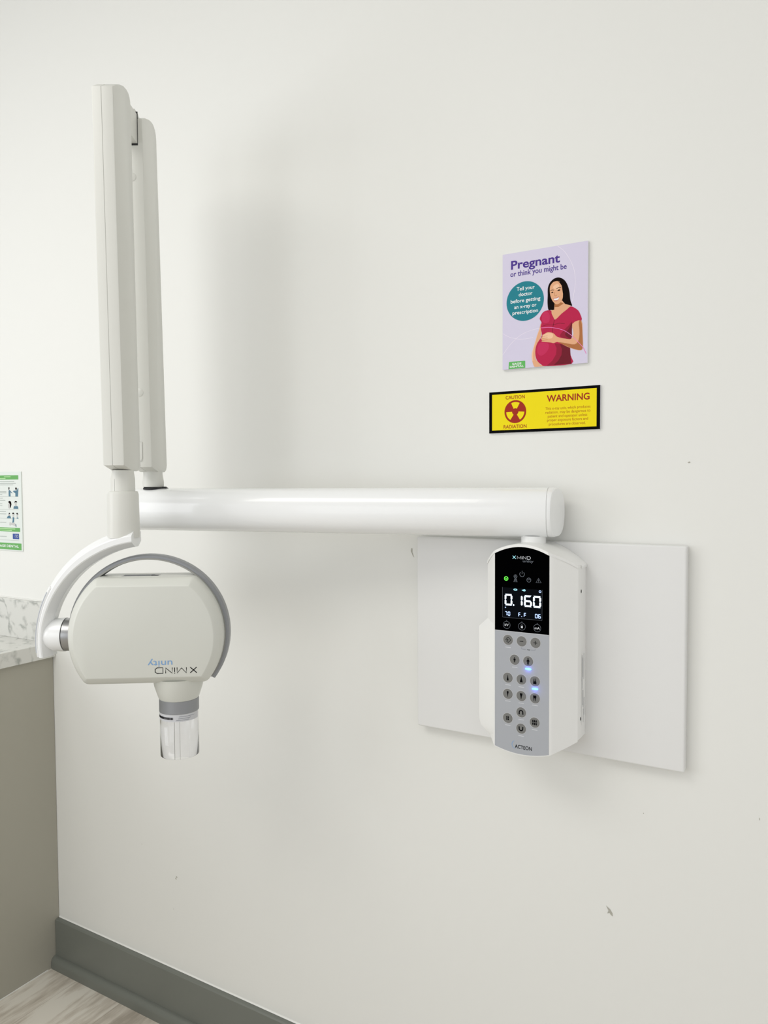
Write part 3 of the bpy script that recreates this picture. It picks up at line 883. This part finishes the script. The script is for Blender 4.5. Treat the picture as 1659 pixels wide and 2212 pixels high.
# push buttons
BT = [(-24.7, 1120.6, 'mem'), (0.4, 1120.5, 'minus'), (25.3, 1120.3, 'plus'), (-12.3, 1086.7, 'child'), (12.3, 1086.7, 'adult'),
      (-25.0, 1053.4, 'up1'), (0.1, 1053.3, 'up2'), (24.6, 1053.3, 'up3'), (-25.0, 1024.5, 'dn1'), (-0.1, 1024.2, 'dn2'), (24.6, 1023.7, 'dn3'),
      (-25.1, 981.3, 'bw2'), (-0.2, 995.2, 'archu'), (24.3, 981.1, 'bw3'), (-0.3, 966.4, 'archd')]
for u, v, k in BT:
    b = MB()
    n = 40
    rings = []
    for r_, h_ in ((9.6, 0.35), (9.6, 0.55), (8.9, 0.6), (8.7, 0.9), (8.3, 1.15)):
        rings.append([F(u + r_ * math.cos(2 * PI * i / n), v + r_ * math.sin(2 * PI * i / n), h_) for i in range(n)])
    b.loft(rings, M_BTN, False, True)
    for f in b.bm.faces:
        c_ = f.calc_center_median()
        if -c_.y < 0.1202 + 0.00058:
            f.material_index = b.mi(M_BTNRIM)
    h = 1.25
    if k == 'mem':
        b.ribbon(F, [(u - 4.8, v), (u + 0.6, v)], 0.9, h, M_INK)
        b.ribbon(F, [(u - 1.4, v + 2.0), (u + 0.8, v), (u - 1.4, v - 2.0)], 0.9, h, M_INK)
        b.ribbon(F, [(u - 3.2, v + 2.0), (u + 0.6, v + 4.6), (u + 5.2, v), (u + 0.6, v - 4.6), (u - 3.2, v - 2.0)], 1.1, h, M_INK)
    elif k == 'minus':
        b.rect(F, u - 3.4, v - 0.55, u + 3.4, v + 0.55, h, M_INK)
    elif k == 'plus':
        b.rect(F, u - 3.4, v - 0.55, u + 3.4, v + 0.55, h, M_INK); b.rect(F, u - 0.55, v - 3.6, u + 0.55, v + 3.6, h, M_INK)
    elif k in ('child', 'adult'):
        s_ = 0.82 if k == 'child' else 1.0
        q = lambda pts: [(u + x * s_, v + y * s_) for x, y in pts]
        b.disc(F, u, v + 4.2 * s_, 1.25 * s_, h, M_INK, 14)
        b.poly(F, q([(-1.6, 2.6), (1.6, 2.6), (2.5, 1.6), (2.6, -1.4), (1.9, -1.5), (1.7, 1.2), (1.5, 1.2), (1.5, -5.6), (0.3, -5.6), (0.1, -1.6), (-0.1, -1.6), (-0.3, -5.6), (-1.5, -5.6), (-1.5, 1.2), (-1.7, 1.2), (-1.9, -1.5), (-2.6, -1.4), (-2.5, 1.6)]), h, M_INK)
    elif k in ('up1', 'dn1', 'up2', 'dn2', 'up3', 'dn3'):
        sg = 1 if k[:2] == 'up' else -1
        if k[2] == '1':
            pts = [(-1.5, -5.0), (1.5, -5.0), (1.7, -3.0), (0.9, 0.4), (0.3, 5.2), (-0.2, 5.2), (-0.9, 0.4), (-1.7, -3.0)]
        elif k[2] == '2':
            pts = [(-2.1, -5.2), (0, -4.6), (2.1, -5.2), (2.4, -3.0), (1.2, 0.6), (0.4, 5.4), (-0.4, 5.4), (-1.2, 0.6), (-2.4, -3.0)]
        else:
            pts = [(-2.6, -5.2), (-0.8, -4.7), (0.8, -4.7), (2.6, -5.2), (3.0, -2.4), (2.2, 1.2), (1.5, 5.2), (0.9, 5.2), (0.6, 0.6), (0, -0.6), (-0.6, 0.6), (-0.9, 5.2), (-1.5, 5.2), (-2.2, 1.2), (-3.0, -2.4)]
        b.poly(F, [(u + x, v + y * sg) for x, y in pts], h, M_INK)
    elif k in ('bw2', 'bw3'):
        cols = (-1.4, 1.4) if k == 'bw2' else (-3.0, 0, 3.0)
        hh = 3.6 if k == 'bw2' else 4.6
        for du in cols:
            for sg in (1, -1):
                b.poly(F, [(u + du - 1.1, v + sg * 0.4), (u + du + 1.1, v + sg * 0.4), (u + du + 1.1, v + sg * hh * 0.7), (u + du + 0.4, v + sg * hh), (u + du - 0.4, v + sg * hh), (u + du - 1.1, v + sg * hh * 0.7)], h, M_INK)
    else:
        sg = 1 if k == 'archu' else -1
        pts = [(u - 3.4, v - 3.6 * sg), (u - 3.3, v - 0.4 * sg)] + [(u + 3.2 * math.cos(R(x)), v + sg * (0.4 + 3.0 * math.sin(R(x)))) for x in range(170, 0, -20)] + [(u + 3.3, v - 0.4 * sg), (u + 3.4, v - 3.6 * sg)]
        b.ribbon(F, pts, 2.0, h, M_INK)
    b.build('push_button', unit, recalc=False)
for u, v in ((12.5, 1073.2), (24.8, 1039.9)):
    b = MB()
    w = 5.4
    pts = [(u - w + 1.3 + 1.6 * math.cos(R(a_)), v + 1.6 * math.sin(R(a_))) for a_ in range(90, 271, 30)] + [(u + w - 1.3 + 1.6 * math.cos(R(a_)), v + 1.6 * math.sin(R(a_))) for a_ in range(-90, 91, 30)]
    b.prism(F, pts, 0.4, 0.9, M_LED)
    b.build('indicator_light', unit, recalc=False, label='lit blue indicator')
    gd = bpy.data.lights.new('indicator_glow', 'POINT')
    gd.energy, gd.color, gd.shadow_soft_size = 0.0034, (0.06, 0.12, 1.0), 0.0015
    go = bpy.data.objects.new('indicator_glow', gd)
    COL.objects.link(go)
    go.location = F(u, v, 4.0)
# side label, screws on the right side of the housing
b = MB()
Fs = Fr((XC + 0.0847, 0, 0), (0, 1, 0), (0, 0, 1), (1, 0, 0), 0.001)
b.rect(Fs, -47, 966, -27, 1092, 0.2, M_UNIT)
random.seed(3)
for v0, v1, u in ((1030, 1090, -44), (1045, 1092, -34), (1000, 1028, -42), (995, 1026, -37), (980, 1012, -32), (968, 992, -36), (1050, 1085, -40)):
    b.rect(Fs, u - 0.7, v0, u + 0.7, v1, 0.3, M_ICON)
b.build('side_label', unit, recalc=False)
for v in (1205, 978):
    b = MB()
    b.disc(Fs, -52, v, 2.2, 0.25, M_INK, 12, ry=3.4)
    b.build('screw_hole', unit, recalc=False)

# --- horizontal extension arm
P0 = Vector((XC, -0.060, 1.2875))
ang = R(12.0)
ax = Vector((-math.cos(ang), -math.sin(ang), 0))      # from the wall pivot out to the left
sd = Vector((-math.sin(ang), math.cos(ang), 0))       # toward the wall
b = MB()
b.lathe((P0.x, P0.y, 1.283), (0, 0, 1), [(0.0238, 0), (0.0238, 0.0015), (0.0222, 0.002), (0.0222, 0.018)], M_UNIT, 40)
piv = b.build('wall_pivot', t, smooth=40)
zc, hh = 1.3432, 0.0445


def tube_ring(tpos, k=1.0, skew=0.0):
    out = []
    for i in range(48):
        a_ = 2 * PI * i / 48
        c_, s_ = math.cos(a_), math.sin(a_)
        e_ = 2 / 2.35
        x_ = 0.0425 * k * math.copysign(abs(c_) ** e_, c_)
        z_ = hh * k * math.copysign(abs(s_) ** e_, s_)
        out.append(Vector((P0.x, P0.y, zc)) + ax * (tpos + skew * x_ / 0.0425) + sd * x_ + Vector((0, 0, z_)))
    return out


b = MB()
b.loft([tube_ring(-0.0265), tube_ring(0.84), tube_ring(0.846, 0.97), tube_ring(0.849, 0.9)], M_WHITE2)
arm = b.build('extension_arm', t, smooth=40, label='white horizontal tube arm')
b = MB()
b.loft([tube_ring(-0.0268, 0.985), tube_ring(-0.0282, 0.985), tube_ring(-0.0284, 0.998), tube_ring(-0.0345, 0.998, -0.002), tube_ring(-0.0395, 0.985, -0.006), tube_ring(-0.0425, 0.95, -0.009)], M_WHITE2)
b.build('end_cap', arm, smooth=35)

# --- folded scissor arms, swivel, yoke and tube head.  Local frame: a to the right, f away, z up
DY = R(30.5844)
A0 = Vector((-1.15988, -0.37827, 0))
ea = Vector((math.cos(DY), math.sin(DY), 0))
ef = Vector((-math.sin(DY), math.cos(DY), 0))
L = lambda a, f, z: A0 + ea * a + ef * f + Vector((0, 0, z))
LEAN = -0.0075


def arm_profile(f0, f1, zb, top):
    """outline in (f, z): chamfered foot, slanted head rounded at the back"""
    return [(f0, zb + 0.010), (f0 + 0.045, zb), (f1 - 0.016, zb), (f1 - 0.006, zb + 0.004), (f1, zb + 0.014)] + top[::-1]


def arm_body(b, a0, a1, f0, f1, zb, top, m, cut=0.46):
    """two shells with rounded outer edges; seam between"""
    pr = arm_profile(f0, f1, zb, top)
    zt = top[0][1]

    def inset(d):
        out = []
        n = len(pr)
        for i in range(n):
            p, q, r_ = Vector(pr[i - 1]), Vector(pr[i]), Vector(pr[(i + 1) % n])
            t1 = (q - p).normalized(); t2 = (r_ - q).normalized()
            n1 = Vector((-t1.y, t1.x)); n2 = Vector((-t2.y, t2.x))
            k = (n1 + n2)
            k = k / max(0.3, k.length_squared) * 2
            out.append(q + k * d)
        return out
    sg = 1 if sum(pr[i][0] * pr[(i + 1) % len(pr)][1] - pr[(i + 1) % len(pr)][0] * pr[i][1] for i in range(len(pr))) > 0 else -1
    am = a0 + (a1 - a0) * cut

    def ringat(a, d):
        return [L(a + LEAN * (z - zb) / (zt - zb), f, z) for f, z in inset(d * sg)]
    rd = 0.0026
    prof = [(a0, rd), (a0 + rd * 0.3, rd * 0.3), (a0 + rd, 0.0), (am - 0.0005, 0.0)]
    prof2 = [(am + 0.0005, 0.0), (a1 - rd, 0), (a1 - rd * 0.3, rd * 0.3), (a1, rd)]
    b.loft([ringat(*p) for p in prof], m)
    b.loft([ringat(*p) for p in prof2], m)
    b.loft([ringat(am - 0.0008, 0.0004), ringat(am + 0.0008, 0.0004)], M_SHUT)


b = MB()
arm_body(b, -0.0197, 0.0197, -0.047, 0.047, 1.4225, [(-0.047, 2.1165), (-0.0256, 2.1307), (-0.0046, 2.141), (0.0128, 2.1477), (0.0304, 2.1505), (0.0400, 2.1490), (0.0470, 2.1440), (0.0508, 2.1365), (0.0522, 2.124)], M_WHITE)
front_arm = b.build('scissor_arm', t, smooth=30, label='front of the two folded upright arms')
b = MB()
arm_body(b, -0.0200, 0.0205, 0.117, 0.226, 1.4225, [(0.117, 2.1355), (0.1416, 2.1488), (0.167, 2.1575), (0.1846, 2.1606), (0.196, 2.1600), (0.2058, 2.1550), (0.2120, 2.1465), (0.2140, 2.1350)], M_WHITE, 0.40)
back_arm = b.build('scissor_arm', t, smooth=30, label='rear of the two folded upright arms')
# screw covers and hatch on the rear arm's front face
for z, a_ in ((2.020, -0.0075), (1.585, -0.0010)):
    b = MB()
    b.lathe(L(a_ - 0.0022, 0.1172, z), -ef, [(0.0085, 0), (0.0085, 0.0006), (0.0078, 0.001)], M_WHITE, 24)
    b.build('screw_cover', back_arm, smooth=40)
b = MB()
Fh = Fr(L(0, 0.1171, 0), ea, (0, 0, 1), -ef)
b.box(Fh, -0.016, 0.0010, 1.4455, 1.4835, 0, 0.0008, M_WHITE)
b.ribbon(Fh, [(-0.016, 1.4838), (0.0012, 1.4838), (0.0012, 1.449), (-0.0005, 1.449), (-0.0005, 1.4448), (-0.016, 1.4448)], 0.0010, 0.0010, M_SHUT)
b.build('cover_hatch', back_arm, recalc=False)
# hinge link between the two arm heads
b = MB()


def stadium(f0, f1, zz, r, n=12):
    return [(f1 + r * math.cos(R(-90 + 180 * i / n)), zz + r * math.sin(R(-90 + 180 * i / n))) for i in range(n + 1)] + \
           [(f0 + r * math.cos(R(90 + 180 * i / n)), zz + r * math.sin(R(90 + 180 * i / n))) for i in range(n + 1)]


Fk = Fr(L(-0.0075, 0, 0), ef, (0, 0, 1), ea)
b.prism(Fk, stadium(0.030, 0.165, 2.116, 0.029), -0.0165, 0.0100, M_WHITE)
b.prism(Fk, stadium(0.124, 0.140, 2.146, 0.012), -0.012, 0.004, M_WHITE)
b.box(Fk, 0.1168, 0.1185, 2.083, 2.150, -0.0165, 0.0112, M_DARK)
link = b.build('hinge_link', t, smooth=35)
# foot of the rear arm on the extension arm
PL = L(0.0095, 0.176, 0)
b = MB()
pf = PL - ea * 0.0055
b.lathe((pf.x, pf.y, 1.391), (0, 0, 1), [(0.0222, 0), (0.0225, 0.010), (0.0212, 0.018), (0.0200, 0.026), (0.0200, 0.034)], M_WHITE, 40)
b.build('arm_foot', t, smooth=40)
b = MB()
b.lathe((PL.x, PL.y, 1.3862), (0, 0, 1), [(0.0262, 0), (0.0262, 0.0022), (0.022, 0.0048)], M_BLACK, 40)
for a_ in (-0.016, 0.0225):
    b.box(Fr((PL.x, PL.y, 0), ea, ef, (0, 0, 1)), a_ - 0.0048, a_ + 0.0035, -0.0165, -0.010, 1.3862, 1.3915, M_BLACK)
b.build('pivot_ring', t, smooth=40, label='black ring under the rear upright arm')

# swivel post below the front arm
b = MB()
b.lathe(L(0.0005, 0, 1.378), (0, 0, 1), [(0.0222, 0), (0.0222, 0.030), (0.0205, 0.040), (0.0200, 0.046)], M_WHITE, 40)
post = b.build('swivel_post', t, smooth=40)
b = MB()
p_ = L(0.0005, -0.0222, 0)
b.box(Fr(p_, ea, (0, 0, 1), -ef), -0.0094, -0.0089, 1.380, 1.4075, -0.0022, 0.0001 - 0.0019, M_SEAM)
b.build('post_seam', post)

# head frame
HY = R(34.6)
ed = Vector((math.cos(HY), math.sin(HY), 0))
en = Vector((math.sin(HY), -math.cos(HY), 0))     # toward the room
HC = L(-0.4508 + 0.498, 0, 0) + Vector((0, 0, 1.1120))
FH = Fr(HC, ed, (0, 0, 1), en)

# yoke: swept section (n outwards toward the room, r radial)
YC = L(-0.448 + 0.498, 0.0, 1.0975)
sec = [(-0.026, 0.191), (-0.010, 0.1825), (0.008, 0.1825), (0.0290, 0.1925), (0.0305, 0.1945), (0.0305, 0.2040), (0.0290, 0.2060), (0.010, 0.2168), (-0.010, 0.2170), (-0.026, 0.209)]
b = MB()
rings = []
a_start, a_end, N = R(97), R(187.0), 44
for i in range(N + 1):
    a_ = a_start + (a_end - a_start) * i / N
    kk = min(1.0, max(0.0, (math.degrees(a_) - 120) / 50))
    ring = []
    for n_, r_ in sec:
        rr = r_
        if r_ < 0.2:
            rr = r_ + 0.006 * kk
        if i == 0:      # upright cut at the upper end
            ca = -0.0255; sa = math.sqrt(rr * rr - ca * ca)
        elif i == N:    # level cut at the lower end
            sa = -0.0265; ca = -math.sqrt(rr * rr - sa * sa)
        else:
            ca, sa = rr * math.cos(a_), rr * math.sin(a_)
        ring.append(YC + ea * ca + Vector((0, 0, sa)) - ef * n_)
    rings.append(ring)
b.loft(rings, M_WHITE2)
yoke = b.build('yoke', t, smooth=18, label='white curved yoke around the tube head')
b = MB()
b.lathe(L(0.0, 0, 1.296), (0, 0, 1), [(0.0300, 0), (0.0296, 0.03), (0.0288, 0.082), (0.0270, 0.0875), (0.0225, 0.0885)], M_WHITE, 48)
b.build('swivel_sleeve', t, smooth=35)
# bevelled rail and its grey groove on the lower outer yoke
b = MB()
for (n0, r0, n1, r1, h_, mm, d0, d1) in ((0.0265, 0.2075, 0.0130, 0.2150, 0.0022, M_WHITE2, 150, 187.0), (0.0240, 0.2098, 0.0208, 0.2117, 0.0026, M_GROOVE, 153, 185)):
    rr_ = []
    for i in range(25):
        a_ = R(d0 + (d1 - d0) * i / 24)
        e_ = ea * math.cos(a_) + Vector((0, 0, math.sin(a_)))
        rr_.append([YC + e_ * r0 - ef * n0, YC + e_ * (r0 + h_) - ef * (n0 + h_ * 0.4), YC + e_ * (r1 + h_) - ef * (n1 + h_ * 0.4), YC + e_ * r1 - ef * n1])
    b.loft(rr_, mm)
b.build('yoke_rail', yoke, smooth=40)
b = MB()
Fy = [YC + ea * (r_ * math.cos(R(187.7))) + Vector((0, 0, r_ * math.sin(R(187.7)))) - ef * n_ for n_, r_ in ((0.026, 0.199), (0.026, 0.205), (0.004, 0.210), (0.004, 0.194))]
b.face(Fy, M_SEAM)
b.build('yoke_end_slot', yoke, recalc=False)
# side pivot: dome on the yoke, steel ring into the head
PV = L(-0.6045 + 0.498, 0, 1.1095)
b = MB()
prof = [(0.010, -0.055), (0.020, -0.052), (0.027, -0.042), (0.0310, -0.028), (0.0322, -0.014), (0.0322, -0.0075)]
b.lathe(PV, ea, prof, M_WHITE2, 40)
b.build('pivot_dome', yoke, smooth=45)
b = MB()
b.lathe(PV, ea, [(0.0305, -0.0078), (0.0305, -0.0062), (0.0312, -0.006), (0.0312, 0.012), (0.029, 0.022)], M_STEEL, 40)
for f in b.bm.faces:
    c_ = (f.calc_center_median() - PV).dot(ea)
    if c_ < -0.0061:
        f.material_index = b.mi(M_BLACK)
pring = b.build('pivot_ring', t, smooth=35, label='grey metal pivot ring at the side of the tube head')

# --- tube head
RC = 0.0165
ZT, ZB, RH = 0.1115, -0.0890, 0.1430


def head_outline():
    r = RH - RC; zt = ZT - RC; zb = ZB + RC
    at = math.asin(zt / r); ab = math.asin(zb / r)
    pts = []
    N = 26
    xt = r * math.cos(at); xb = r * math.cos(ab)
    for i in range(N + 1):                      # right side, bottom to top
        a_ = ab + (at - ab) * i / N
        pts.append(((r * math.cos(a_), r * math.sin(a_)), a_))
    for i in range(1, 6):
        pts.append(((xt, zt), at + (PI / 2 - at) * i / 5))
    for i in range(1, 12):
        pts.append(((xt - 2 * xt * i / 12, zt), PI / 2))
    for i in range(0, 6):
        pts.append(((-xt, zt), PI / 2 + (PI / 2 - at) * i / 5))
    for i in range(1, N + 1):
        a_ = PI - at + (at - ab) * i / N
        pts.append(((r * math.cos(a_), r * math.sin(a_)), a_))
    a1 = PI - ab
    for i in range(1, 6):
        pts.append(((-xb, zb), a1 + (1.5 * PI - a1) * i / 5))
    for i in range(1, 12):
        pts.append(((-xb + 2 * xb * i / 12, zb), 1.5 * PI))
    for i in range(0, 5):
        pts.append(((xb, zb), 1.5 * PI + (2 * PI + ab - 1.5 * PI) * i / 5))
    return pts


HO = head_outline()


def head_ring(n_, ins):
    k = RC - ins
    return [FH(p[0] + math.cos(a_) * k, p[1] + math.sin(a_) * k, n_) for p, a_ in HO]


b = MB()
edge = [(0.0530, 0.0163), (0.0527, 0.0152), (0.0515, 0.0135), (0.0440, 0.0062), (0.0400, 0.0028), (0.0360, 0.0008), (0.0320, 0.0)]
prof = edge + [(-n_, i_) for n_, i_ in edge[::-1]]
b.loft([head_ring(*p) for p in prof], M_HEAD)
head = b.build('tube_head', t, smooth=35, label='round-sided white x-ray tube head')
# handle band
b = MB()
RB0, RB1 = 0.1412, 0.1515
secb = [(0.006, RB1), (0.010, RB1 - 0.003), (0.010, RB0 + 0.003), (0.004, RB0), (-0.014, RB0), (-0.018, RB0 + 0.003), (-0.018, RB1 - 0.002), (-0.014, RB1)]
rings = []
for i in range(81):
    a_ = R(-36 + (216 + 36) * i / 80)
    rings.append([FH(r_ * math.cos(a_), r_ * math.sin(a_) + 0.0, n_) for n_, r_ in secb])
b.loft(rings, M_SILVER)
band = b.build('handle', head, smooth=32, label='grey hoop handle round the head')
# grey ring painted in as the shadow gap around the head under the band
b = MB()
rings = []
for i in range(61):
    a_ = R(-36 + (216 + 36) * i / 60)
    rings.append([FH(r_ * math.cos(a_), r_ * math.sin(a_), n_) for n_, r_ in ((0.0125, 0.1445), (0.0100, 0.1450), (0.0100, 0.1420), (0.0125, 0.1420))])
b.loft(rings, M_SEAM)
b.build('handle_shade_line', head, smooth=32)
# lettering on the face, upside down because the head hangs inverted
FT = Fr(HC + en * 0.0532, -ed, (0, 0, -1), en, 0.001)
# measured on the face: X at +d, D at -d
b = MB()
u0, u1 = -96.5, -21.0
v0, cap = 55.8, 10.6
b.ribbon(FT, [(u0, v0), (u0 + 12, v0 + cap)], 1.5, 0.1, M_INK); b.ribbon(FT, [(u0, v0 + cap), (u0 + 12, v0)], 1.5, 0.1, M_INK)
x = u0 + 19
b.ribbon(FT, [(x, v0), (x, v0 + cap), (x + 9, v0 + 1), (x + 17, v0 + cap), (x + 17, v0)], 1.4, 0.1, M_INK)
b.ribbon(FT, [(x + 21.5, v0), (x + 21.5, v0 + cap * 0.8)], 1.4, 0.1, M_INK)
b.disc(FT, x + 21.5, v0 + cap, 0.9, 0.1, M_INK, 10)
b.ribbon(FT, [(x + 26, v0), (x + 26, v0 + cap), (x + 38, v0 + 0.4), (x + 38, v0 + cap)], 1.4, 0.1, M_INK)
b.ribbon(FT, [(x + 43, v0), (x + 43, v0 + cap), (x + 53.5, v0 + cap), (x + 57, v0 + cap - 2.6), (x + 57, v0 + 2.6), (x + 53.5, v0)], 1.4, 0.1, M_INK, True)
b.build('model_lettering', head, recalc=False, label='black upside-down lettering')
b = MB()
b.text(FT, 'unity', -52.0, -7.0, 42.6, 11.6, 0.1, M_BLUEP, bold=0.0)
b.build('blue_lettering', head, recalc=False, label='pale blue upside-down lettering')
# type label on the flat top
b = MB()
FTop = Fr(HC + Vector((0, 0, ZT + 0.0002)), ed, -en, (0, 0, 1), 0.001)
for v0_, v1_, u0_, u1_ in ((-14, -13, -48, 20), (-8, -7, -45, 15), (-2, -1, -48, 22), (4, 5, -46, 10)):
    b.rect(FTop, u0_, v0_ - 1, u1_, v1_ + 1, 0.1, M_ICON)
b.rect(FTop, 6, -12, 20, -3, 0.1, M_INK)
b.build('type_label', head, recalc=False)
# cone
CN = HC + ed * 0.0525
b = MB()
prof = [(0.0490, -0.084), (0.0480, -0.0880), (0.0475, -0.092), (0.0455, -0.102), (0.0420, -0.113), (0.0385, -0.1235), (0.0368, -0.1262)]
b.lathe(CN, (0, 0, 1), prof, M_HEAD, 56)
b.build('beam_neck', head, smooth=35)
b = MB()
b.lathe(CN, (0, 0, 1), [(0.0366, -0.1262), (0.0374, -0.1268), (0.0374, -0.1500), (0.0368, -0.1506)], M_SILVER, 56)
collar = b.build('collar', head, smooth=35, label='grey metal collar')
b = MB()
zt_, zb_ = -0.1505, -0.2365
prof = [(0.0366, zt_), (0.0366, zb_ + 0.001), (0.0359, zb_), (0.0346, zb_), (0.0340, zb_ + 0.001), (0.0340, zt_)]
b.lathe(CN, (0, 0, 1), prof, M_CLEAR, 64, cap0=False, cap1=False)
rv = list(b.bm.verts)
b.bm.verts.ensure_lookup_table()
for i in range(64):
    b.bm.faces.new([b.bm.verts[i], b.bm.verts[(i + 1) % 64], b.bm.verts[5 * 64 + (i + 1) % 64], b.bm.verts[5 * 64 + i]])
cone = b.build('spacer_tube', t, smooth=35, label='clear plastic spacer tube below the head')
for a_, w_ in ((-93.5, 0.0005), (-78.0, 0.0003)):
    e_ = ed * math.cos(R(a_)) - en * math.sin(R(a_))
    tt_ = ed * -math.sin(R(a_)) - en * math.cos(R(a_))
    b = MB()
    b.face([CN + e_ * 0.03672 + tt_ * (w_ * k_) + Vector((0, 0, z_)) for k_, z_ in ((-1, -0.2362), (1, -0.2362), (1, -0.164), (-1, -0.164))], M_SEAM)
    b.build('tube_seam', cone, recalc=False)
b = MB()
rr_ = 0.0369
for i in range(30):
    a0_, a1_ = R(-95 - 85 + 170 * i / 30 - 0), R(-95 - 85 + 170 * (i + 1) / 30)
    P = lambda a, z: CN + ed * (rr_ * math.cos(a)) - en * (rr_ * math.sin(a)) + Vector((0, 0, z))
    b.face([P(a0_, -0.1640), P(a1_, -0.1640), P(a1_, -0.1508), P(a0_, -0.1508)], M_STICK)
rr_ = 0.0371
P = lambda a, z: CN + ed * (rr_ * math.cos(a)) - en * (rr_ * math.sin(a)) + Vector((0, 0, z))
random.seed(5)
a_ = -172
while a_ < -98:
    w_ = random.choice((1.6, 2.6, 4.0))
    b.face([P(R(a_), -0.1600), P(R(a_ + w_), -0.1600), P(R(a_ + w_), -0.1555), P(R(a_), -0.1555)], M_INK)
    a_ += w_ + random.choice((0.6, 1.0))
for z_, a0_, a1_ in ((-0.1610, -88, -50), (-0.1580, -82, -44), (-0.1545, -80, -30)):
    for k in range(8):
        q0, q1 = a0_ + (a1_ - a0_) * k / 8, a0_ + (a1_ - a0_) * (k + 1) / 8
        b.face([P(R(q0), z_ - 0.0003), P(R(q1), z_ - 0.0003), P(R(q1), z_ + 0.0003), P(R(q0), z_ + 0.0003)], M_ICON)
b.build('tube_label', cone, recalc=True, label='silver label with dark bars')
